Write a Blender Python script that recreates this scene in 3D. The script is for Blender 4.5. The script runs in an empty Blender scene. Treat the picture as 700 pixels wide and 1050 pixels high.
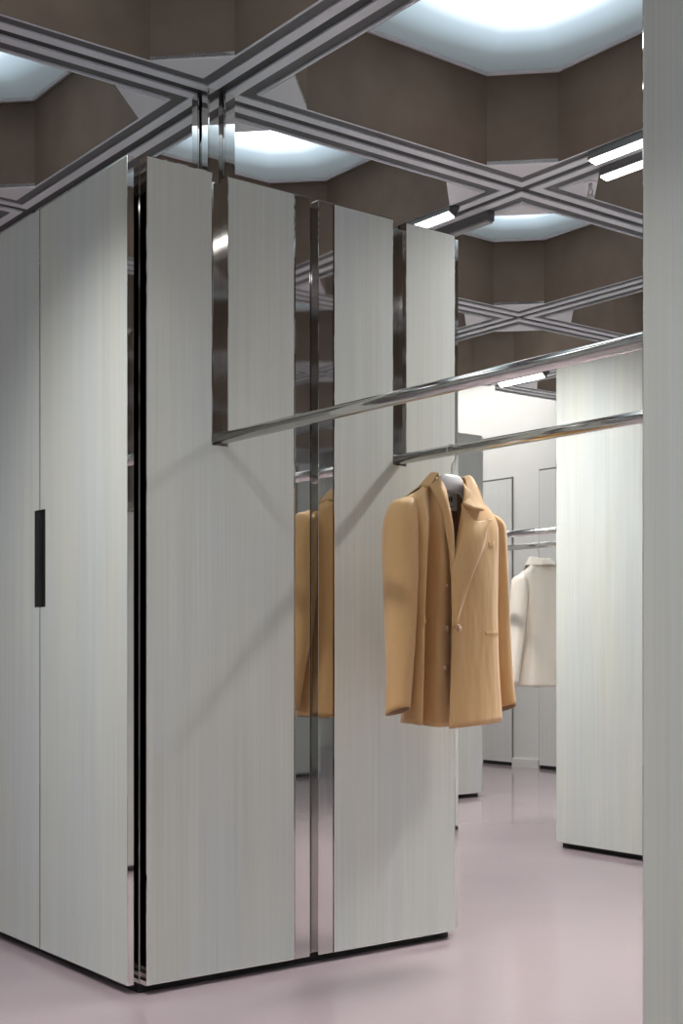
import bpy, bmesh, math, random
from mathutils import Vector, Matrix
random.seed(7)
S = bpy.context.scene
C = S.collection
PI = math.pi

# ------------------------------------------------------------------ helpers
def obj(name, bm, mats, parent=None, smooth=False, loc=(0, 0, 0), rot=(0, 0, 0), norm=True):
    if norm:
        bmesh.ops.recalc_face_normals(bm, faces=bm.faces[:])
    me = bpy.data.meshes.new(name)
    bm.to_mesh(me); bm.free()
    for m in (mats if isinstance(mats, (list, tuple)) else [mats]):
        me.materials.append(m)
    if smooth:
        for p in me.polygons: p.use_smooth = True
    o = bpy.data.objects.new(name, me); C.objects.link(o)
    o.location = loc; o.rotation_euler = rot
    if parent: o.parent = parent
    return o

def tag(o, label, cat, group=None):
    o['label'] = label; o['category'] = cat
    if group: o['group'] = group
    return o

def thing(name, label, cat, loc=(0, 0, 0), rotz=0, group=None):
    o = bpy.data.objects.new(name, None); C.objects.link(o)
    o.empty_display_size = .1
    o.location = loc; o.rotation_euler = (0, 0, rotz)
    return tag(o, label, cat, group)

def struct(o):
    o['kind'] = 'structure'; return o

def kids(o): return [c for c in bpy.data.objects if c.parent == o]

def dup(root, loc, rotz=None, label=None, group=None):
    r = root.copy(); C.objects.link(r); r.location = loc
    if rotz is not None: r.rotation_euler = (0, 0, rotz)
    if label: r['label'] = label
    if group: r['group'] = group
    for ch in kids(root):
        c = ch.copy(); C.objects.link(c); c.parent = r
        for g in kids(ch):
            d = g.copy(); C.objects.link(d); d.parent = c
    return r

def box(bm, a, b, mi=0):
    x0, y0, z0 = a; x1, y1, z1 = b
    v = [bm.verts.new(p) for p in ((x0,y0,z0),(x1,y0,z0),(x1,y1,z0),(x0,y1,z0),(x0,y0,z1),(x1,y0,z1),(x1,y1,z1),(x0,y1,z1))]
    fs = []
    for q in ((0,3,2,1),(4,5,6,7),(0,1,5,4),(1,2,6,5),(2,3,7,6),(3,0,4,7)):
        f = bm.faces.new([v[i] for i in q]); f.material_index = mi; fs.append(f)
    return fs

def prism(bm, poly, mp, d0, d1, mi=0):
    """poly of (a,b); mp(a,b,d)->xyz; returns caps (d0, d1)"""
    A = [bm.verts.new(mp(a, b, d0)) for a, b in poly]
    B = [bm.verts.new(mp(a, b, d1)) for a, b in poly]
    n = len(poly)
    f0 = bm.faces.new(A[::-1]); f1 = bm.faces.new(B)
    fs = [f0, f1]
    for i in range(n):
        fs.append(bm.faces.new((A[i], A[(i+1) % n], B[(i+1) % n], B[i])))
    for f in fs: f.material_index = mi
    return f0, f1

def tube(bm, pts, r, n=12, cap=True, mi=0, rx=None):
    pts = [Vector(p) for p in pts]
    rings = []
    up = None
    for i, p in enumerate(pts):
        t = (pts[min(i+1, len(pts)-1)] - pts[max(i-1, 0)]).normalized()
        if up is None:
            up = t.orthogonal().normalized()
        else:
            up = (up - t*up.dot(t)).normalized()
        s = t.cross(up)
        rr = r[i] if isinstance(r, (list, tuple)) else r
        rings.append([bm.verts.new(p + rr*(math.cos(2*PI*k/n)*up + math.sin(2*PI*k/n)*s)) for k in range(n)])
    for a, b in zip(rings, rings[1:]):
        for k in range(n):
            f = bm.faces.new((a[k], a[(k+1) % n], b[(k+1) % n], b[k])); f.material_index = mi; f.smooth = True
    if cap:
        f = bm.faces.new(rings[0][::-1]); f.material_index = mi
        f = bm.faces.new(rings[-1]); f.material_index = mi

def cr(p0, p1, p2, p3, t):
    return 0.5*((2*p1) + (p2-p0)*t + (2*p0-5*p1+4*p2-p3)*t*t + (3*p1-p0-3*p2+p3)*t**3)

def spline(pts, n, closed=False):
    pts = [Vector(p) for p in pts]
    out = []
    m = len(pts)
    for i in range(m-1):
        a = pts[i-1] if i else 2*pts[0]-pts[1]
        d = pts[i+2] if i+2 < m else 2*pts[-1]-pts[-2]
        for k in range(n):
            out.append(cr(a, pts[i], pts[i+1], d, k/n))
    out.append(pts[-1])
    return out

def grid_surface(bm, cols, nc, nr):
    """cols: list of columns (each a list of xyz by row); smooth in both directions"""
    fine = [spline(c, nr) for c in cols]
    rows = [spline([c[r] for c in fine], nc) for r in range(len(fine[0]))]
    V = [[bm.verts.new(p) for p in row] for row in rows]
    for a, b in zip(V, V[1:]):
        for i in range(len(a)-1):
            f = bm.faces.new((a[i], a[i+1], b[i+1], b[i])); f.smooth = True
    return V

# ------------------------------------------------------------------ materials
def mat(name):
    m = bpy.data.materials.new(name); m.use_nodes = True
    nt = m.node_tree
    return m, nt, nt.nodes['Principled BSDF']

def plain(name, col, rough=.5, metal=0., spec=None, coat=0):
    m, nt, b = mat(name)
    b.inputs['Base Color'].default_value = (*col, 1)
    b.inputs['Roughness'].default_value = rough
    b.inputs['Metallic'].default_value = metal
    if spec is not None: b.inputs['Specular IOR Level'].default_value = spec
    if coat: b.inputs['Coat Weight'].default_value = coat
    return m

def noise_mat(name, c0, c1, scale=(1, 1, 1), nscale=5, rough=.5, metal=0, detail=4, bump=0, bumpdist=.002, spec=None, lo=.35, hi=.65):
    m, nt, b = mat(name)
    N = nt.nodes.new; Lk = nt.links.new
    tc = N('ShaderNodeTexCoord'); mp = N('ShaderNodeMapping'); no = N('ShaderNodeTexNoise'); rp = N('ShaderNodeValToRGB')
    oi = N('ShaderNodeObjectInfo'); ad = N('ShaderNodeVectorMath'); ad.operation = 'ADD'
    mu = N('ShaderNodeMath'); mu.operation = 'MULTIPLY'; mu.inputs[1].default_value = 37.
    Lk(oi.outputs['Random'], mu.inputs[0])
    Lk(tc.outputs['Object'], mp.inputs['Vector']); mp.inputs['Scale'].default_value = scale
    Lk(mp.outputs['Vector'], ad.inputs[0]); Lk(mu.outputs[0], ad.inputs[1])
    Lk(ad.outputs[0], no.inputs['Vector'])
    no.inputs['Scale'].default_value = nscale; no.inputs['Detail'].default_value = detail
    rp.color_ramp.elements[0].position = lo; rp.color_ramp.elements[1].position = hi
    rp.color_ramp.elements[0].color = (*c0, 1); rp.color_ramp.elements[1].color = (*c1, 1)
    Lk(no.outputs['Fac'], rp.inputs['Fac']); Lk(rp.outputs['Color'], b.inputs['Base Color'])
    b.inputs['Roughness'].default_value = rough; b.inputs['Metallic'].default_value = metal
    if spec is not None: b.inputs['Specular IOR Level'].default_value = spec
    if bump:
        bp = N('ShaderNodeBump'); bp.inputs['Strength'].default_value = bump; bp.inputs['Distance'].default_value = bumpdist
        Lk(no.outputs['Fac'], bp.inputs['Height']); Lk(bp.outputs['Normal'], b.inputs['Normal'])
    return m

def veneer():
    m, nt, b = mat('pale_veneer')
    N = nt.nodes.new; Lk = nt.links.new
    tc = N('ShaderNodeTexCoord'); oi = N('ShaderNodeObjectInfo')
    mu = N('ShaderNodeMath'); mu.operation = 'MULTIPLY'; mu.inputs[1].default_value = 53.; Lk(oi.outputs['Random'], mu.inputs[0])
    ad = N('ShaderNodeVectorMath'); ad.operation = 'ADD'; Lk(tc.outputs['Object'], ad.inputs[0]); Lk(mu.outputs[0], ad.inputs[1])
    def layer(sc, det):
        mp = N('ShaderNodeMapping'); mp.inputs['Scale'].default_value = sc; Lk(ad.outputs[0], mp.inputs['Vector'])
        no = N('ShaderNodeTexNoise'); no.inputs['Scale'].default_value = 1; no.inputs['Detail'].default_value = det
        Lk(mp.outputs['Vector'], no.inputs['Vector']); return no
    a = layer((150, 150, 1.6), 3); c = layer((26, 26, .8), 2); d = layer((5, 5, 1.1), 1)
    m1 = N('ShaderNodeMix'); m1.data_type = 'FLOAT'; m1.inputs[0].default_value = .42
    Lk(a.outputs['Fac'], m1.inputs[2]); Lk(c.outputs['Fac'], m1.inputs[3])
    rp = N('ShaderNodeValToRGB'); Lk(m1.outputs[0], rp.inputs['Fac'])
    e = rp.color_ramp.elements
    e[0].position = .30; e[0].color = (.570, .585, .560, 1)
    e[1].position = .70; e[1].color = (.655, .670, .645, 1)
    mx = N('ShaderNodeMix'); mx.data_type = 'RGBA'; mx.blend_type = 'MULTIPLY'; mx.inputs[0].default_value = 1
    rp2 = N('ShaderNodeValToRGB'); Lk(d.outputs['Fac'], rp2.inputs['Fac'])
    rp2.color_ramp.elements[0].position = .35; rp2.color_ramp.elements[0].color = (1, .99, .94, 1)
    rp2.color_ramp.elements[1].position = .65; rp2.color_ramp.elements[1].color = (.95, .975, .98, 1)
    Lk(rp.outputs['Color'], mx.inputs[6]); Lk(rp2.outputs['Color'], mx.inputs[7])
    Lk(mx.outputs[2], b.inputs['Base Color'])
    b.inputs['Roughness'].default_value = .42
    b.inputs['Specular IOR Level'].default_value = .4
    return m

M = {}
M['wood'] = veneer()
M['chrome'] = plain('polished_steel', (.78, .77, .755), .03, 1)
M['edge'] = plain('panel_edge_steel', (.84, .82, .79), .04, 1)
M['rail'] = noise_mat('polished_rail', (.70, .69, .66), (.76, .75, .72), (1, 40, 40), 3, .10, 1)
M['trim'] = plain('steel_edge', (.30, .30, .29), .28, 1)
M['slot'] = plain('dark_steel', (.66, .645, .62), .05, 1)
M['plinth'] = plain('black_plinth', (.008, .008, .008), .6)
M['pull'] = noise_mat('black_pull', (.006, .006, .006), (.03, .03, .03), (2, 2, 2), 3, .22, .6)
M['brown'] = noise_mat('brown_plaster', (.128, .089, .064), (.154, .108, .079), (1, 1, 1), 6, .75, bump=.25, bumpdist=.006)
M['beam_light'] = noise_mat('beam_pale', (.76, .77, .82), (.80, .81, .86), (1, 1, 1), 4, .35)
M['beam_dark'] = noise_mat('beam_dark', (.105, .102, .108), (.125, .122, .128), (1, 1, 1), 4, .45)
M['beam_groove'] = plain('beam_groove', (.045, .044, .046), .5)
M['plate'] = plain('plate_white', (.80, .79, .83), .45)
M['ceil'] = plain('ceiling_upper', (.2, .18, .16), .8)
M['white'] = noise_mat('white_wall', (.76, .76, .735), (.80, .80, .78), (1, 1, 1), 2, .6)
M['wallpanel'] = noise_mat('wall_panel', (.74, .745, .735), (.77, .775, .765), (40, 40, .8), 1, .4)
M['floor'] = None
def floor_mat():
    m, nt, b = mat('mauve_resin')
    N = nt.nodes.new; Lk = nt.links.new
    tc = N('ShaderNodeTexCoord'); no = N('ShaderNodeTexNoise'); no.inputs['Scale'].default_value = .9; no.inputs['Detail'].default_value = 5
    Lk(tc.outputs['Object'], no.inputs['Vector'])
    rp = N('ShaderNodeValToRGB'); e = rp.color_ramp.elements
    e[0].position = .3; e[0].color = (.310, .246, .264, 1); e[1].position = .7; e[1].color = (.345, .275, .290, 1)
    Lk(no.outputs['Fac'], rp.inputs['Fac']); Lk(rp.outputs['Color'], b.inputs['Base Color'])
    n2 = N('ShaderNodeTexNoise'); n2.inputs['Scale'].default_value = 2.2; n2.inputs['Detail'].default_value = 3
    Lk(tc.outputs['Object'], n2.inputs['Vector'])
    mr = N('ShaderNodeMapRange'); mr.inputs[3].default_value = .09; mr.inputs[4].default_value = .17
    Lk(n2.outputs['Fac'], mr.inputs[0]); Lk(mr.outputs[0], b.inputs['Roughness'])
    b.inputs['Specular IOR Level'].default_value = .5
    return m
M['floor'] = floor_mat()
def membrane_mat():
    m, nt, b = mat('glowing_membrane')
    N = nt.nodes.new; Lk = nt.links.new
    tc = N('ShaderNodeTexCoord'); sx = N('ShaderNodeSeparateXYZ'); Lk(tc.outputs['Object'], sx.inputs[0])
    def op(o, a, bb=None, v=None):
        n = N('ShaderNodeMath'); n.operation = o; Lk(a, n.inputs[0])
        if bb is not None: Lk(bb, n.inputs[1])
        if v is not None: n.inputs[1].default_value = v
        return n.outputs[0]
    ax = op('ABSOLUTE', sx.outputs[0]); ay = op('ABSOLUTE', sx.outputs[1])
    mx = op('MAXIMUM', ax, ay)
    dg = op('MULTIPLY', op('ADD', ax, ay), v=.7071)
    dg2 = op('MULTIPLY', dg, v=.636/.76)
    r = op('SQRT', op('ADD', op('MULTIPLY', ax, ax), op('MULTIPLY', ay, ay)))
    far = op('ADD', op('MULTIPLY', op('MAXIMUM', mx, dg2), v=.55), op('MULTIPLY', r, v=.43))
    rp = N('ShaderNodeValToRGB'); Lk(far, rp.inputs['Fac'])
    e = rp.color_ramp.elements
    e[0].position = 0; e[0].color = (1, 1, 1, 1)
    e[1].position = .68; e[1].color = (.023, .027, .028, 1)
    for p, c in ((.16, (.70, .72, .73, 1)), (.27, (.31, .345, .37, 1)), (.39, (.105, .135, .154, 1)), (.54, (.037, .045, .049, 1))):
        k = e.new(p); k.color = c
    b.inputs['Base Color'].default_value = (.15, .16, .165, 1)
    b.inputs['Roughness'].default_value = .6
    Lk(rp.outputs['Color'], b.inputs['Emission Color']); b.inputs['Emission Strength'].default_value = MEMBRANE
    return m
MEMBRANE = 3.1
M['membrane'] = membrane_mat()
M['led'] = plain('led_face', (.9, .9, .9), .4)
M['led'].node_tree.nodes['Principled BSDF'].inputs['Emission Color'].default_value = (1, .98, .95, 1)
M['led'].node_tree.nodes['Principled BSDF'].inputs['Emission Strength'].default_value = 5
M['led_off'] = plain('led_lens', (.35, .35, .36), .25)
M['fixture'] = plain('fixture_grey', (.13, .13, .13), .4, .3)
def cloth(name, c0, c1, sheen=.3, bump=.12):
    m = noise_mat(name, c0, c1, (1, 1, 1), 420, .72, detail=2, bump=bump, bumpdist=.0006, spec=.25)
    nt = m.node_tree; N = nt.nodes.new; b = nt.nodes['Principled BSDF']
    b.inputs['Sheen Weight'].default_value = sheen
    tc = N('ShaderNodeTexCoord'); mp = N('ShaderNodeMapping'); mp.inputs['Scale'].default_value = (14, 14, 3.2); no = N('ShaderNodeTexNoise')
    no.inputs['Scale'].default_value = 1; no.inputs['Detail'].default_value = 2
    b.inputs['Roughness'].default_value = .58
    b2 = N('ShaderNodeBump'); b2.inputs['Strength'].default_value = .55; b2.inputs['Distance'].default_value = .02
    nt.links.new(tc.outputs['Object'], mp.inputs['Vector']); nt.links.new(mp.outputs['Vector'], no.inputs['Vector'])
    nt.links.new(no.outputs['Fac'], b2.inputs['Height'])
    old = [n for n in nt.nodes if n.type == 'BUMP' and n != b2][0]
    nt.links.new(b2.outputs['Normal'], old.inputs['Normal'])
    return m
M['tan'] = cloth('tan_wool', (.635, .385, .168), (.68, .42, .19))
M['tan_lining'] = plain('tan_lining', (.30, .18, .09), .5)
M['tan_button'] = plain('tan_button', (.66, .45, .28), .25)
M['cream'] = cloth('cream_wool', (.78, .70, .60), (.82, .75, .65))
M['cream_lining'] = plain('cream_lining', (.5, .44, .37), .5)
M['cream_button'] = plain('cream_button', (.7, .64, .56), .3)
M['hanger'] = plain('hanger_white', (.80, .79, .80), .35)
M['tagw'] = plain('label_white', (.75, .74, .73), .6)
M['ink'] = plain('label_ink', (.02, .02, .02), .6)
M['sprink'] = plain('sprinkler_steel', (.55, .53, .52), .3, .7)

# ------------------------------------------------------------------ layout constants (metres)
W, D, H, ZB, P = 1.279, 1.228, 2.40, .028, 3.016
CEIL, TOP = 2.90, 3.245
BS = [.619+1.508*i for i in range(-3, 3)] + [4.92, 6.0]     # beams running in y, at these x
BL = [.56+1.508*j for j in range(-5, 3)]                    # beams running in x, at these y
X0, X1, Y0, Y1 = BS[0]-.118, 6.03, BL[0]-.118, 6.9
YE = BL[-1]+.118                                            # lattice ends here, plain white soffit beyond

# ------------------------------------------------------------------ room shell
bm = bmesh.new(); box(bm, (X0-.1, Y0-.1, -.1), (X1+.1, Y1+.1, 0)); struct(obj('floor', bm, M['floor']))
bm = bmesh.new(); box(bm, (X1, Y0-.1, 0), (X1+.1, Y1+.1, 3.5)); struct(obj('wall_right', bm, M['white']))
bm = bmesh.new(); box(bm, (X0-.1, Y0-.1, 0), (X0, Y1+.1, 3.5)); struct(obj('wall_left', bm, M['white']))
bm = bmesh.new(); box(bm, (X0, Y1, 0), (X1, Y1+.1, 3.5)); struct(obj('wall_back', bm, M['white']))
bm = bmesh.new(); box(bm, (X0, Y0-.1, 0), (X1, Y0, 3.5)); struct(obj('wall_front', bm, M['white']))

bm = bmesh.new()
box(bm, (X0, Y0, TOP+.06), (X1, YE, TOP+.16))
ceiling = struct(obj('ceiling', bm, M['ceil']))
bm = bmesh.new(); box(bm, (X0, YE, 3.36), (X1, Y1, 3.46)); obj('soffit', bm, M['white'], ceiling)

# coffers: brown octagonal shafts between the beams
E0, CH = .118, .197
def octagon(x0, x1, y0, y1, c):
    return [(x0+c, y0), (x1-c, y0), (x1, y0+c), (x1, y1-c), (x1-c, y1), (x0+c, y1), (x0, y1-c), (x0, y0+c)]
cells = []
for i in range(len(BS)-1):
    for j in range(len(BL)-1):
        x0, x1, y0, y1 = BS[i]+E0, BS[i+1]-E0, BL[j]+E0, BL[j+1]-E0
        cells.append((i, j, x0, x1, y0, y1))
        o = octagon(x0, x1, y0, y1, CH)
        cx, cy = (x0+x1)/2, (y0+y1)/2
        bm = bmesh.new()
        a = [bm.verts.new((x-cx, y-cy, CEIL-.002)) for x, y in o]
        b = [bm.verts.new((x-cx, y-cy, TOP+.058)) for x, y in o]
        for k in range(8):
            bm.faces.new((a[k], b[k], b[(k+1) % 8], a[(k+1) % 8]))
        # thin pale edge bead along the bottom rim
        obj('coffer', bm, M['brown'], ceiling, loc=(cx, cy, 0), norm=False)
        # corner plates
        bm = bmesh.new()
        for (px, py, sx, sy) in ((x0, y0, 1, 1), (x1, y0, -1, 1), (x1, y1, -1, -1), (x0, y1, 1, -1)):
            prism(bm, [(px-cx, py-cy), (px-cx+sx*CH, py-cy), (px-cx, py-cy+sy*CH)], lambda u, v, d: (u, v, d), CEIL-.004, CEIL+.012)
        obj('corner_plate', bm, M['plate'], ceiling, loc=(cx, cy, 0))

# beams: ribbed lattice, mitred at each crossing
STRIPS = [(0, .021, .007, 2), (.021, .060, .0, 0), (.060, .107, .005, 1), (.107, .1165, -.002, 0)]   # from, to, recess, material
def beam_segment(bm, a, b, mp, ea=True, eb=True):
    for sgn in (1, -1):
        for v0, v1, rec, mi in STRIPS:
            p = [(a+(v0 if ea else 0), sgn*v0), (b-(v0 if eb else 0), sgn*v0), (b-(v1 if eb else 0), sgn*v1), (a+(v1 if ea else 0), sgn*v1)]
            prism(bm, p, mp, CEIL+rec, CEIL+.05, mi)
MB = [M['beam_light'], M['beam_dark'], M['beam_groove']]
for y in BL:
    bm = bmesh.new()
    for a, b in zip(BS, BS[1:]): beam_segment(bm, a, b, lambda u, v, d: (u, v, d))
    obj('ceiling_beam', bm, MB, ceiling, loc=(0, y, 0))
for x in BS:
    if x > 5.9: continue
    bm = bmesh.new()
    for a, b in zip(BL, BL[1:]): beam_segment(bm, a, b, lambda u, v, d: (v, u, d))
    obj('ceiling_beam', bm, MB, ceiling, loc=(x, 0, 0))

# glowing octagonal panels at the top of the coffers
LIGHT_LABELS = {
    (3, 4): 'largest glowing octagonal ceiling panel, above the near crossing at the top right of the photo',
    (2, 5): 'glowing octagonal ceiling panel at the far left, above the cabinet doors',
    (3, 5): 'glowing octagonal ceiling panel right behind the steel posts above the tall cabinet',
    (4, 5): 'smaller glowing octagonal ceiling panel below the middle beam crossing with the sprinkler',
    (4, 4): 'glowing octagonal ceiling panel past the paired track lights, mostly hidden by nearest panel',
}
def light_panel(x0, x1, y0, y1):
    cx, cy = (x0+x1)/2, (y0+y1)/2
    bm = bmesh.new()
    prism(bm, [(x-cx, y-cy) for x, y in octagon(x0+.002, x1-.002, y0+.002, y1-.002, CH)], lambda u, v, d: (u, v, d), 0, .04)
    o = obj('ceiling_light', bm, M['membrane'], loc=(cx, cy, TOP+.015))
    bm = bmesh.new()
    oc = [(x-cx, y-cy) for x, y in octagon(x0+.001, x1-.001, y0+.001, y1-.001, CH)]
    oi = [(x-cx, y-cy) for x, y in octagon(x0+.012, x1-.012, y0+.012, y1-.012, CH-.004)]
    for k in range(8):
        k2 = (k+1) % 8
        prism(bm, [oc[k], oc[k2], oi[k2], oi[k]], lambda u, v, d: (u, v, d), -.012, 0)
    r = obj('rim', bm, M['plate'], o)
    r['label'] = 'thin pale rim'
    return o
protos = {}
for i, j, x0, x1, y0, y1 in cells:
    key = round(x1-x0, 3)
    lab = LIGHT_LABELS.get((i, j), 'octagonal ceiling panel in a brown recess, outside the photo or glimpsed only in mirrors')
    grp = 'glowing octagonal ceiling panels'
    if key not in protos:
        o = light_panel(x0, x1, y0, y1); protos[key] = o
        tag(o, lab, 'ceiling light', grp)
    else:
        dup(protos[key], ((x0+x1)/2, (y0+y1)/2, TOP+.015), 0, lab, grp)

# ------------------------------------------------------------------ tall display cabinets
def facade(root, back):
    f = (lambda a, b, d: (W-a, D-d, b)) if back else (lambda a, b, d: (a, d, b))
    zs = 1.594
    left = [(.043, ZB), (.563, ZB), (.563, H), (.318, H), (.318, zs), (.264, zs), (.264, H), (.043, H)]
    for poly in (left, [(W-a, b) for a, b in left[::-1]]):
        bm = bmesh.new()
        c0, c1 = prism(bm, poly, f, 0, .04, 1)
        bmesh.ops.recalc_face_normals(bm, faces=bm.faces[:])
        bmesh.ops.inset_region(bm, faces=[c0], thickness=.0035, depth=.0004)
        c0.material_index = 0
        obj('front_panel', bm, [M['wood'], M['edge']], root)
    for a0, a1 in ((.5655, .622), (.655, .7135)):
        bm = bmesh.new(); prism(bm, [(a0, ZB), (a1, ZB), (a1, H), (a0, H)], f, 0, .038, 0)
        bmesh.ops.bevel(bm, geom=bm.edges[:], offset=.0012, segments=1, affect='EDGES')
        o = obj('mirror_strip', bm, M['chrome'], root); o['label'] = 'polished mirror strip'
def door_face(root, right):
    for k in (0, 1):
        y0, y1 = (.032, D/2-.0015) if k == 0 else (D/2+.0015, D-.032)
        e = y1 if k == 0 else y0; q = e-.038 if k == 0 else e+.038
        za, zb = 1.124, 1.434
        poly = [(y0, ZB), (y1, ZB), (y1, za), (q, za), (q, zb), (y1, zb), (y1, H), (y0, H)] if k == 0 else \
               [(y0, ZB), (y1, ZB), (y1, H), (y0, H), (y0, zb), (q, zb), (q, za), (y0, za)]
        g = (lambda a, b, d: (W-d, a, b)) if right else (lambda a, b, d: (d, a, b))
        bm = bmesh.new(); c0, c1 = prism(bm, poly, g, 0, .02, 1)
        bmesh.ops.recalc_face_normals(bm, faces=bm.faces[:])
        bmesh.ops.inset_region(bm, faces=[c0], thickness=.002, depth=.0003)
        c0.material_index = 0
        dr = obj('door', bm, [M['wood'], M['chrome']], root)
        lo, hi = min(e, q), max(e, q)
        bm = bmesh.new(); prism(bm, [(lo, za), (hi, za), (hi, zb), (lo, zb)], g, .008, .019)
        h = obj('recessed_pull', bm, M['pull'], dr); h['label'] = 'black recessed pull'

def cabinet(loc, label):
    root = thing('display_cabinet', label, 'cabinet', loc, 0, 'tall pale display cabinets')
    bm = bmesh.new()
    box(bm, (.041, .0405, .0278), (W-.041, D-.0405, H-.012))
    o = obj('carcass', bm, M['slot'], root); o['label'] = 'dark polished steel carcass showing in the slots'
    bm = bmesh.new(); box(bm, (.04, .04, 0), (W-.04, D-.04, .0275)); obj('plinth', bm, M['plinth'], root)
    facade(root, False); facade(root, True); door_face(root, False); door_face(root, True)
    return root
cab = cabinet((0, 0, 0), 'tall pale wood cabinet with mirror strips and steel slots, behind the tan blazer')
dup(cab, (0, -P, 0), 0, 'tall pale wood panel of the nearest cabinet, filling the right edge of the photo')
dup(cab, (P, 0, 0), 0, 'brightly lit pale cabinet end standing between cream coat and nearest right panel')
dup(cab, (P, P, 0), 0, 'narrow strip of far pale cabinet seen between tan blazer cabinet and back wall')
dup(cab, (P, -P, 0), 0, 'pale cabinet on the far side of the aisle, seen only in the mirror strips')
dup(cab, (P, -2*P, 0), 0, 'pale cabinet two aisles away, seen only low in the mirror strips')

# steel posts that carry the lattice, rising out of the cabinets
def post(loc, label):
    root = thing('support_post', label, 'post', loc, 0, 'steel posts from cabinet tops to ceiling')
    for sx, sy in ((1, 1), (1, -1), (-1, 1), (-1, -1)):
        bm = bmesh.new()
        box(bm, (sx*.033-.022, sy*.033-.022, H-.0119), (sx*.033+.022, sy*.033+.022, CEIL+.02))
        bmesh.ops.bevel(bm, geom=bm.edges[:], offset=.004, segments=2, affect='EDGES')
        obj('steel_tube', bm, M['chrome'], root)
    bm = bmesh.new(); box(bm, (-.011, -.011, H-.0119), (.011, .011, CEIL+.02)); obj('core', bm, M['slot'], root)
    return root
pp = post((BS[3], BL[5], 0), 'cluster of four polished steel posts rising behind the tall blazer cabinet')
dup(pp, (BS[3]+P, BL[5], 0), 0, 'cluster of steel posts on top of the brightly lit right cabinet')
dup(pp, (BS[3]+P, BL[7], 0), 0, 'cluster of steel posts on the far cabinet beside the back wall')
dup(pp, (BS[3], BL[3], 0), 0, 'cluster of steel posts above the nearest cabinet')

# ------------------------------------------------------------------ clothes rails
def rail(loc, length, label):
    root = thing('clothes_rail', label, 'clothes rail', loc, 0, 'round steel rails between the cabinets')
    bm = bmesh.new(); tube(bm, [(0, 0, 0), (0, length, 0)], .0175, 28)
    obj('rail_tube', bm, M['rail'], root)
    for y in (.0, length):
        bm = bmesh.new(); s = .004 if y == 0 else -.004
        box(bm, (-.021, min(y, y+s), -.0172), (.021, max(y, y+s), .03))
        obj('end_bracket', bm, M['slot'], root)
    return root
ZR = 1.613
def aisle(i, j): return (i*P, j*P+D-.0395), P-D+.079
(sx, sy), ln = aisle(0, -1)
r0 = rail((.291, sy, ZR), ln, 'upper steel clothes rail crossing in front, nearest to the photo, empty')
r0.rotation_euler = (0, 0, 0)
dup(r0, (.985, sy, ZR), 0, 'steel clothes rail that holds the tan blazer')
(sx, sy), ln = aisle(1, 0)
dup(r0, (P+.291, sy, ZR), 0, 'empty distant rail just above the one with the cream coat')
dup(r0, (P+.985, sy, ZR), 0, 'distant steel rail holding the cream coat')
(sx, sy), ln = aisle(1, -1)
dup(r0, (P+.291, sy, ZR), 0, 'steel rail beyond the nearest panel, on its near side, glimpsed in the mirrors')
dup(r0, (P+.985, sy, ZR), 0, 'steel rail beyond the nearest panel, on its far side, glimpsed in the mirrors')

# ------------------------------------------------------------------ far wall cupboards
def wall_cupboard(y0, y1, z1, dep, label):
    root = thing('wall_cupboard', label, 'cupboard', (X1-dep, y0, 0), 0, 'pale flush cupboards on the back wall')
    w = y1-y0
    bm = bmesh.new(); box(bm, (.004, .008, 0), (dep, w-.008, .03)); obj('plinth', bm, M['plinth'], root)
    bm = bmesh.new(); box(bm, (.0052, 0, .03), (dep, w, z1)); obj('cupboard_frame', bm, M['trim'], root)
    bm = bmesh.new(); box(bm, (-.001, .008, .03), (.0051, w-.008, z1-.014)); obj('front_panel', bm, M['wallpanel'], root)
    return root
wall_cupboard(4.49, 5.72, 2.42, .014, 'pale back wall cupboard with dark top edge, just left of the cream coat')
wall_cupboard(2.98, 4.19, 2.45, .012, 'pale back wall cupboard directly behind the cream coat')
bm = bmesh.new(); box(bm, (X1-.02, 4.192, 0), (X1-.0005, 4.488, .07)); struct(obj('baseboard_right', bm, M['white']))

# ------------------------------------------------------------------ track lights
def track_light(loc, ln, label, lit=True, tilt=0):
    root = thing('track_light', label, 'track light', loc, 0, 'linear track lights in the beam grooves')
    root.rotation_euler = (0, tilt, 0)
    bm = bmesh.new()
    box(bm, (-.024, 0, -.040), (.024, ln, .02))
    bmesh.ops.bevel(bm, geom=[e for e in bm.edges], offset=.002, segments=1, affect='EDGES')
    obj('housing', bm, M['fixture'], root)
    bm = bmesh.new(); box(bm, (-.019, .008, -.046), (.019, ln-.008, -.0402))
    obj('diffuser', bm, M['led'] if lit else M['led_off'], root)
    return root
ZT = CEIL-.001
SPOTS = []
def lamp(x, y, z, ln, power, tx, ty, spread=125):
    """a slim area lamp below a beam, several with no fixture there, aimed at (tx,ty) away"""
    l = bpy.data.lights.new('track_fill_lamp', 'AREA'); l.shape = 'RECTANGLE'; l.size = .085; l.size_y = ln
    l.energy = power; l.color = (1, .992, .975); l.spread = math.radians(spread)
    o = bpy.data.objects.new('track_fill_lamp', l); C.objects.link(o)
    o.location = (x, y, z)
    d = Vector((tx, ty, -1)).normalized()
    zax = -d; yax = Vector((0, 1, 0)); yax = (yax - zax*yax.dot(zax)).normalized(); xax = yax.cross(zax)
    o.rotation_euler = Matrix((xax, yax, zax)).transposed().to_euler()
XB = BS[4]
LEN = .55
G = .0835
track_light((XB-G, .10-LEN, ZT), LEN, 'upper one of two white track lights beside the sprinkler, cut by the near right panel', tilt=.18)
track_light((XB+G, .19-LEN, ZT), LEN, 'lower one of two white track lights beside the sprinkler, cut by the near right panel', tilt=.18)
track_light((XB-G, .875, ZT), LEN, 'glowing track light half hidden behind the top right corner of the blazer cabinet', tilt=.45)
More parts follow.
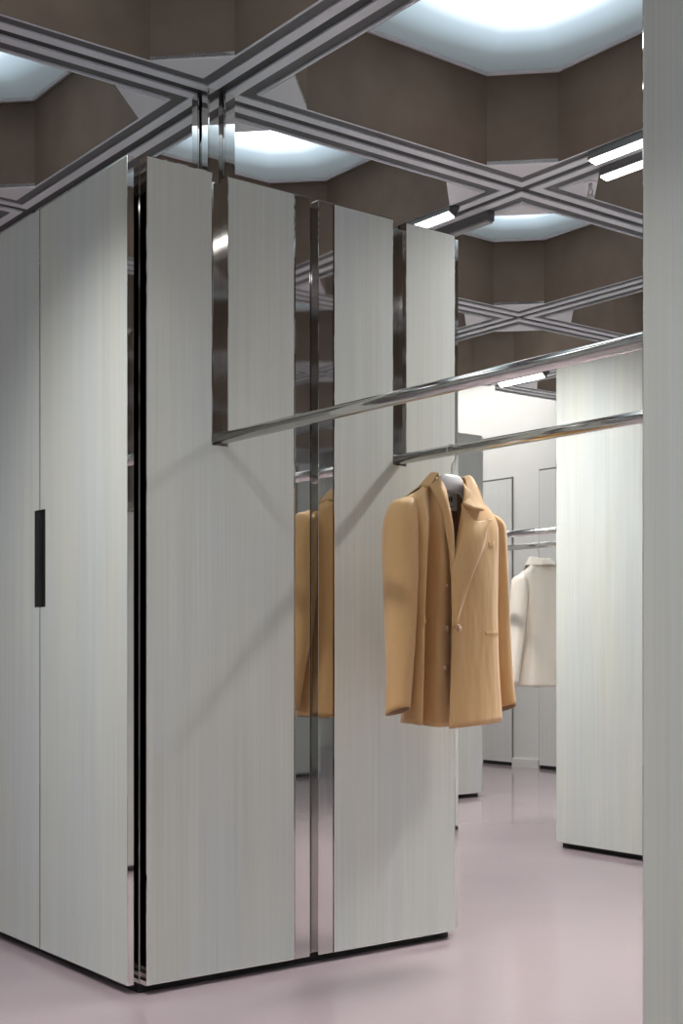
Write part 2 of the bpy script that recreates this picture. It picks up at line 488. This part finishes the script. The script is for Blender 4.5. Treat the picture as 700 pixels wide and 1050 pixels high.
track_light((XB+G, .83, ZT), LEN, 'unlit dark track light at the top right corner of the blazer cabinet', lit=False)
track_light((BS[6]-G, 2.98, ZT), .44, 'small distant track light glowing above the back wall', tilt=.7)
XL = BS[2]
for x, y, n in ((XL-G, .10-LEN, 0), (XL+G, .10-LEN, 0), (XL+G, BL[3]+.4, 0)):
    track_light((x, y, ZT), LEN, 'track light beyond the left edge of the photo, caught only as a glint')
PW = 7.5
lamp(XB, -.25, CEIL-.06, LEN, PW*1.6, -.42, .08, 95)
lamp(XB, -1.75, CEIL-.06, LEN, PW*2.8, .05, 0, 95)  # no fixture here; added to brighten the aisle floor mirrored in the strips
lamp(XB, -4.6, CEIL-.06, LEN, PW, 0, 0)  # no fixture modelled here
lamp(XB, 1.15, CEIL-.06, LEN, PW*.75, .50, 0, 78)
lamp(XB, 2.55, CEIL-.06, LEN, PW*1.6, .35, .0, 100)  # added without a fixture, raised to light the cream jacket
lamp(XL, -.2, CEIL-.06, LEN, PW*.95, .22, .12, 84)
lamp(XL, -1.75, CEIL-.06, LEN, PW*.9, 0, .0, 85)
lamp(XL, -4.6, CEIL-.06, LEN, PW, 0, 0)  # likewise without a modelled fixture
lamp(BS[6]-G, 3.2, CEIL-.07, .44, PW*2.2, -.4, -.25)
lamp(BS[6], .2, CEIL-.06, .44, PW*.8, -.3, .1)  # no fixture built at this spot
# cove light over the white strip along the back wall
l = bpy.data.lights.new('cove_lamp', 'AREA'); l.shape = 'RECTANGLE'; l.size = 1.4; l.size_y = 2.6; l.energy = 22; l.color = (1, .99, .96)
o = bpy.data.objects.new('cove_lamp', l); C.objects.link(o); o.location = (5.2, 5.1, 3.33)

# sprinkler on the corner plate
root = thing('sprinkler', 'small steel sprinkler head hanging from the white plate beside the track lights', 'sprinkler', (2.275, .315, CEIL-.004))
bm = bmesh.new(); tube(bm, [(0, 0, -.006), (0, 0, 0)], .026, 20); obj('escutcheon', bm, M['plate'], root)
bm = bmesh.new(); tube(bm, [(0, 0, -.03), (0, 0, -.006)], .008, 12)
for s in (1, -1): tube(bm, [(0, s*.006, -.028), (0, s*.013, -.042), (0, s*.004, -.058)], .0028, 8)
obj('body', bm, M['sprink'], root)
bm = bmesh.new(); tube(bm, [(0, 0, -.061), (0, 0, -.057)], .017, 16); obj('deflector', bm, M['sprink'], root)

# ------------------------------------------------------------------ hanger and jacket
def hanger(loc, rotz, label):
    root = thing('coat_hanger', label, 'hanger', loc, rotz, 'white coat hangers')
    bm = bmesh.new()
    R = .0205
    pts = [(-R*math.cos(t)*1, 0, R*math.sin(t)+.0005) for t in [math.radians(a) for a in range(-25, 181, 15)]]
    pts += [(.0195, 0, -.018), (.012, 0, -.032), (.002, 0, -.042), (0, 0, -.055), (0, 0, -.075)]
    tube(bm, pts, .0022, 10); obj('hook', bm, M['sprink'], root)
    # wide-shouldered body with a tall flat neck, shoulders curving forward
    bm = bmesh.new()
    prof = [(-.125, -.178, .010), (-.11, -.166, .014), (-.085, -.148, .018), (-.06, -.130, .028), (-.042, -.108, .044), (-.03, -.1035, .050),
            (.03, -.105, .050), (.042, -.111, .044), (.06, -.136, .028), (.085, -.158, .018), (.11, -.180, .014), (.125, -.196, .010)]
    rings = []
    for x, zc, hh in prof:
        yb = .030*(abs(x)/.195)**2*.0 + (.018 if x > 0 else 0)*(abs(x)/.195)
        th = .010
        rings.append([bm.verts.new((x, yb+th*c, zc+hh*s*.55)) for c, s in ((-1, -.8), (-1, .8), (-.5, 1), (.5, 1), (1, .8), (1, -.8), (.5, -1), (-.5, -1))])
    for a, b in zip(rings, rings[1:]):
        for k in range(8): bm.faces.new((a[k], a[(k+1) % 8], b[(k+1) % 8], b[k]))
    bm.faces.new(rings[0][::-1]); bm.faces.new(rings[-1])
    o = obj('hanger_body', bm, M['hanger'], root, smooth=True)
    return root

def solid(o, t=.0028, off=0, sub=0):
    m = o.modifiers.new('thickness', 'SOLIDIFY'); m.thickness = t; m.offset = off
    m.use_quality_normals = True
    m.use_rim = True

def jacket(loc, rotz, label, cm, lm, bmt, name, grp):
    root = thing(name, label, 'jacket', loc, rotz, grp)
    # body shell: columns from the wearer's right front edge round the back to the left front edge
    cols = [
     [(-.070,-.015,-.095), (-.085,-.060,-.24), (-.052,-.060,-.38), (-.040,-.052,-.53), (-.040,-.050,-.69), (-.042,-.050,-.862)],
     [(-.085,-.012,-.103), (-.100,-.060,-.24), (-.098,-.060,-.38), (-.102,-.056,-.53), (-.105,-.054,-.69), (-.105,-.054,-.862)],
     [(-.097,-.008,-.108), (-.115,-.024,-.24), (-.116,.008,-.38), (-.116,.022,-.53), (-.117,.028,-.69), (-.117,.030,-.858)],
     [(-.125,-.004,-.125), (-.138,-.044,-.24), (-.143,-.030,-.38), (-.147,-.020,-.53), (-.149,-.014,-.69), (-.150,-.012,-.856)],
     [(-.155,-.002,-.142), (-.160,-.068,-.24), (-.166,-.070,-.38), (-.172,-.070,-.53), (-.175,-.068,-.69), (-.180,-.067,-.853)],
     [(-.185,.000,-.158), (-.180,-.040,-.24), (-.183,-.040,-.38), (-.186,-.040,-.53), (-.190,-.038,-.69), (-.196,-.036,-.85)],
     [(-.212,.006,-.172), (-.178,.010,-.24), (-.176,.010,-.38), (-.172,.012,-.53), (-.180,.012,-.69), (-.190,.014,-.85)],
     [(-.185,.012,-.158), (-.150,.050,-.24), (-.145,.056,-.38), (-.138,.052,-.53), (-.146,.060,-.69), (-.155,.064,-.852)],
     [(-.10,.026,-.112), (-.080,.066,-.24), (-.080,.076,-.38), (-.078,.070,-.53), (-.080,.082,-.69), (-.085,.088,-.855)],
     [(.0,.040,-.085), (.0,.072,-.24), (.0,.084,-.38), (.0,.080,-.53), (.0,.092,-.69), (.0,.098,-.855)],
     [(.10,.036,-.118), (.085,.082,-.24), (.085,.094,-.38), (.080,.088,-.53), (.085,.098,-.69), (.090,.102,-.855)],
     [(.185,.032,-.178), (.155,.080,-.24), (.148,.086,-.38), (.140,.080,-.53), (.148,.088,-.69), (.158,.092,-.852)],
     [(.212,.030,-.198), (.178,.035,-.26), (.172,.035,-.38), (.166,.030,-.53), (.176,.030,-.69), (.186,.030,-.852)],
     [(.185,.022,-.182), (.184,-.004,-.25), (.174,-.010,-.38), (.166,-.015,-.53), (.170,-.018,-.69), (.180,-.020,-.852)],
     [(.145,.012,-.163), (.154,-.048,-.24), (.148,-.055,-.38), (.142,-.060,-.53), (.146,-.062,-.69), (.156,-.066,-.854)],
     [(.10,.000,-.140), (.080,-.068,-.24), (.068,-.084,-.38), (.068,-.086,-.53), (.066,-.090,-.69), (.066,-.094,-.858)],
     [(.058,-.010,-.115), (.026,-.078,-.24), (-.010,-.088,-.38), (-.012,-.094,-.53), (-.020,-.098,-.69), (-.028,-.100,-.862)],
     [(.030,-.018,-.097), (-.028,-.066,-.24), (-.070,-.080,-.38), (-.080,-.090,-.53), (-.086,-.092,-.69), (-.094,-.094,-.866)],
    ]
    for c in cols:                       # a fuller shoulder: one more row just under the seam
        a, b = Vector(c[0]), Vector(c[1])
        c.insert(1, (a.x+(b.x-a.x)*.3, a.y+(b.y-a.y)*.58, a.z+(b.z-a.z)*.24))
    bm = bmesh.new(); grid_surface(bm, cols, 5, 9)
    body = obj('jacket_body', bm, [cm, lm], root, norm=False)
    m = body.modifiers.new('thickness', 'SOLIDIFY'); m.thickness = .003; m.offset = -1; m.material_offset = 1; m.material_offset_rim = 0
    for p in body.data.polygons: p.use_smooth = True
    # sleeves
    def sleeve(pts):
        bm = bmesh.new()
        path = spline([p[0] for p in pts], 7)
        rad = spline([(p[1], p[2], 0) for p in pts], 7)
        V = []
        n = 26
        for i, (c, r) in enumerate(zip(path, rad)):
            row = []
            for k in range(n):
                a = 2*PI*k/n
                wob = 1 + .035*math.sin(2*a+i*.16)+.02*math.sin(3*a-i*.23)
                dy = r.y*wob*math.sin(a); wt = max(0, (i-len(path)+9)/8)
                row.append(bm.verts.new(c + Vector((r.x*wob*math.cos(a), dy, -dy*.34*wt))))
            V.append(row)
        for a, b in zip(V, V[1:]):
            for k in range(n):
                f = bm.faces.new((a[k], b[k], b[(k+1) % n], a[(k+1) % n])); f.smooth = True
        f = bm.faces.new(V[0]); f.smooth = True
        o = obj('sleeve', bm, [cm, lm], root)
        m = o.modifiers.new('thickness', 'SOLIDIFY'); m.thickness = .003; m.offset = -1; m.material_offset = 1; m.material_offset_rim = 0
        return o
    sleeve([((-.176,.004,-.160), .010, .016), ((-.190,.003,-.168), .027, .036), ((-.202,.001,-.192), .040, .050), ((-.211,-.001,-.26), .048, .060),
            ((-.214,-.004,-.40), .047, .062), ((-.221,-.010,-.56), .042, .058), ((-.232,-.020,-.70), .036, .051), ((-.243,-.026,-.812), .033, .046)])
    sleeve([((.176,.026,-.186), .010, .016), ((.190,.028,-.197), .027, .036), ((.202,.031,-.224), .040, .050), ((.209,.036,-.29), .044, .055),
            ((.214,.034,-.40), .043, .055), ((.220,.028,-.56), .040, .053), ((.232,.020,-.70), .035, .049), ((.244,.012,-.818), .033, .045)])
    # lapels and collar
    def sheet(name, curves, nr=8, nc=4, t=.004, mats=None):
        bm = bmesh.new(); grid_surface(bm, curves, nc, nr)
        o = obj(name, bm, mats or [cm], root); m = o.modifiers.new('thickness', 'SOLIDIFY'); m.thickness = t; m.offset = 0
        for p in o.data.polygons: p.use_smooth = True
        return o
    li = [(-.005,-.050,-.172), (-.029,-.075,-.25), (-.057,-.086,-.312), (-.088,-.094,-.406), (-.089,-.100,-.557)]
    lo = [(.092,-.086,-.216), (.062,-.096,-.25), (.038,-.104,-.31), (-.030,-.113,-.423), (-.084,-.106,-.563)]
    lm_ = [((Vector(a)+Vector(b))/2 + Vector((0, -.010, -.004*0))) for a, b in zip(li, lo)]
    lm_[0] = Vector((.022,-.080,-.226)); lm_[1] = Vector((.018,-.098,-.265))
    lp = sheet('lapel', [li, lm_, lo]); lp['label'] = 'wide peaked lapel'
    ai = [(-.072,-.020,-.088), (-.063,-.040,-.129), (-.063,-.055,-.178), (-.056,-.065,-.25), (-.060,-.070,-.338), (-.067,-.073,-.404)]
    ao = [(-.120,-.030,-.122), (-.113,-.055,-.170), (-.096,-.069,-.230), (-.090,-.074,-.280), (-.083,-.078,-.330), (-.073,-.077,-.406)]
    am = [((Vector(a)+Vector(b))/2 + Vector((.0, -.014, 0))) for a, b in zip(ai, ao)]
    lp = sheet('lapel', [ai, am, ao]); lp['label'] = 'narrow lapel curled edge-on'
    # collar: stands round the neck and folds down outside; front right leaf reaches the notch
    inn = [(-.070,-.016,-.090), (-.062,.012,-.084), (-.035,.034,-.092), (0,.042,-.096), (.035,.040,-.096), (.058,.020,-.086), (.052,-.006,-.090), (.028,-.030,-.125), (-.008,-.056,-.176)]
    top = [(-.078,-.022,-.084), (-.076,.012,-.076), (-.042,.044,-.082), (0,.054,-.085), (.042,.050,-.085), (.074,.022,-.078), (.080,-.008,-.080), (.058,-.046,-.132), (.014,-.078,-.192)]
    out = [(-.118,-.030,-.128), (-.118,.024,-.124), (-.066,.070,-.122), (0,.082,-.122), (.066,.076,-.126), (.110,.030,-.128), (.100,-.020,-.128), (.084,-.052,-.160), (.060,-.084,-.192)]
    cl = sheet('collar', [inn, top, out], nr=5, nc=5)
    # woven neck label
    bm = bmesh.new(); box(bm, (-.008,.022,-.186), (.042,.025,-.128)); tg = obj('neck_label', bm, M['tagw'], root); tg['label'] = 'white woven neck label'
    bm = bmesh.new()
    for x0, x1, z0, z1 in ((.006,.012,-.160,-.142), (.016,.022,-.160,-.142), (.006,.022,-.153,-.149), (.012,.024,-.176,-.173)):
        box(bm, (x0, .0212, z0), (x1, .0219, z1))
    obj('label_print', bm, M['ink'], tg)
    # buttons
    def button(p, r):
        bm = bmesh.new()
        x, y, z = p
        tube(bm, [(x, y+.004, z), (x, y, z), (x-.0002, y-.004, z), (x-.0003, y-.005, z), (x-.0003, y-.0035, z)], [r*.7, r, r, r*.82, r*.6], 18)
        obj('button', bm, bmt, root)
    button((-.068,-.106,-.560), .0105)
    button((-.080,-.064,-.560), .0095); button((-.084,-.062,-.680), .0095); button((-.082,-.0675,-.43), .006)
    # pockets
    def welt(p0, p1, h, name):
        bm = bmesh.new()
        a, b = Vector(p0), Vector(p1)
        mid = (a+b)/2 + Vector((0, -.004, 0))
        pts = spline([a, mid, b], 5)
        V = [[bm.verts.new(p+Vector((0, dy, dz))) for dy, dz in ((-.0035, 0), (-.0045, h*.5), (-.0035, h), (.004, h), (.004, 0))] for p in pts]
        for q, s in zip(V, V[1:]):
            for k in range(5): bm.faces.new((q[k], s[k], s[(k+1) % 5], q[(k+1) % 5]))
        bm.faces.new(V[0]); bm.faces.new(V[-1][::-1])
        obj(name, bm, cm, root, smooth=False)
    welt((.060,-.0865,-.580), (.138,-.062,-.578), .012, 'pocket_welt')
    welt((.088,-.0715,-.312), (.136,-.053,-.300), .022, 'breast_pocket_welt')
    welt((-.182,-.049,-.548), (-.158,-.054,-.546), .012, 'pocket_welt')
    return root

JL = (.985, -.257, ZR-.0005)
hanger(JL, 0, 'white hanger holding the tan blazer')
J = (.985, -.257, ZR)
jacket(J, 0, 'tan double-breasted blazer with peaked lapels hanging on the front rail', M['tan'], M['tan_lining'], M['tan_button'], 'blazer', None)
hanger((P+.985, 2.254, ZR-.0005), PI, 'white hanger holding the distant cream coat')
jacket((P+.985, 2.254, ZR), PI, 'cream jacket seen from behind, hanging on a distant rail', M['cream'], M['cream_lining'], M['cream_button'], 'cream_jacket', None)

# ------------------------------------------------------------------ world, camera
w = bpy.data.worlds.new('World'); S.world = w; w.use_nodes = True
w.node_tree.nodes['Background'].inputs[0].default_value = (.5, .5, .5, 1)
w.node_tree.nodes['Background'].inputs[1].default_value = .0
cam = bpy.data.cameras.new('Camera'); co = bpy.data.objects.new('Camera', cam); C.objects.link(co)
cam.sensor_fit = 'HORIZONTAL'; cam.sensor_width = 36; cam.lens = 36*1340.46/700
cam.shift_y = (663.39-525)/700
cam.clip_start = .05
co.location = (-1.7958, -3.2933, .9957); co.rotation_euler = (PI/2, 0, -.6574)
S.camera = co
S.view_settings.view_transform = 'Standard'; S.view_settings.look = 'None'
S.view_settings.exposure = .72
try:
    S.cycles.use_denoising = True; S.cycles.max_bounces = 10; S.cycles.diffuse_bounces = 5; S.cycles.glossy_bounces = 6
    S.cycles.sample_clamp_indirect = 6
except Exception: pass
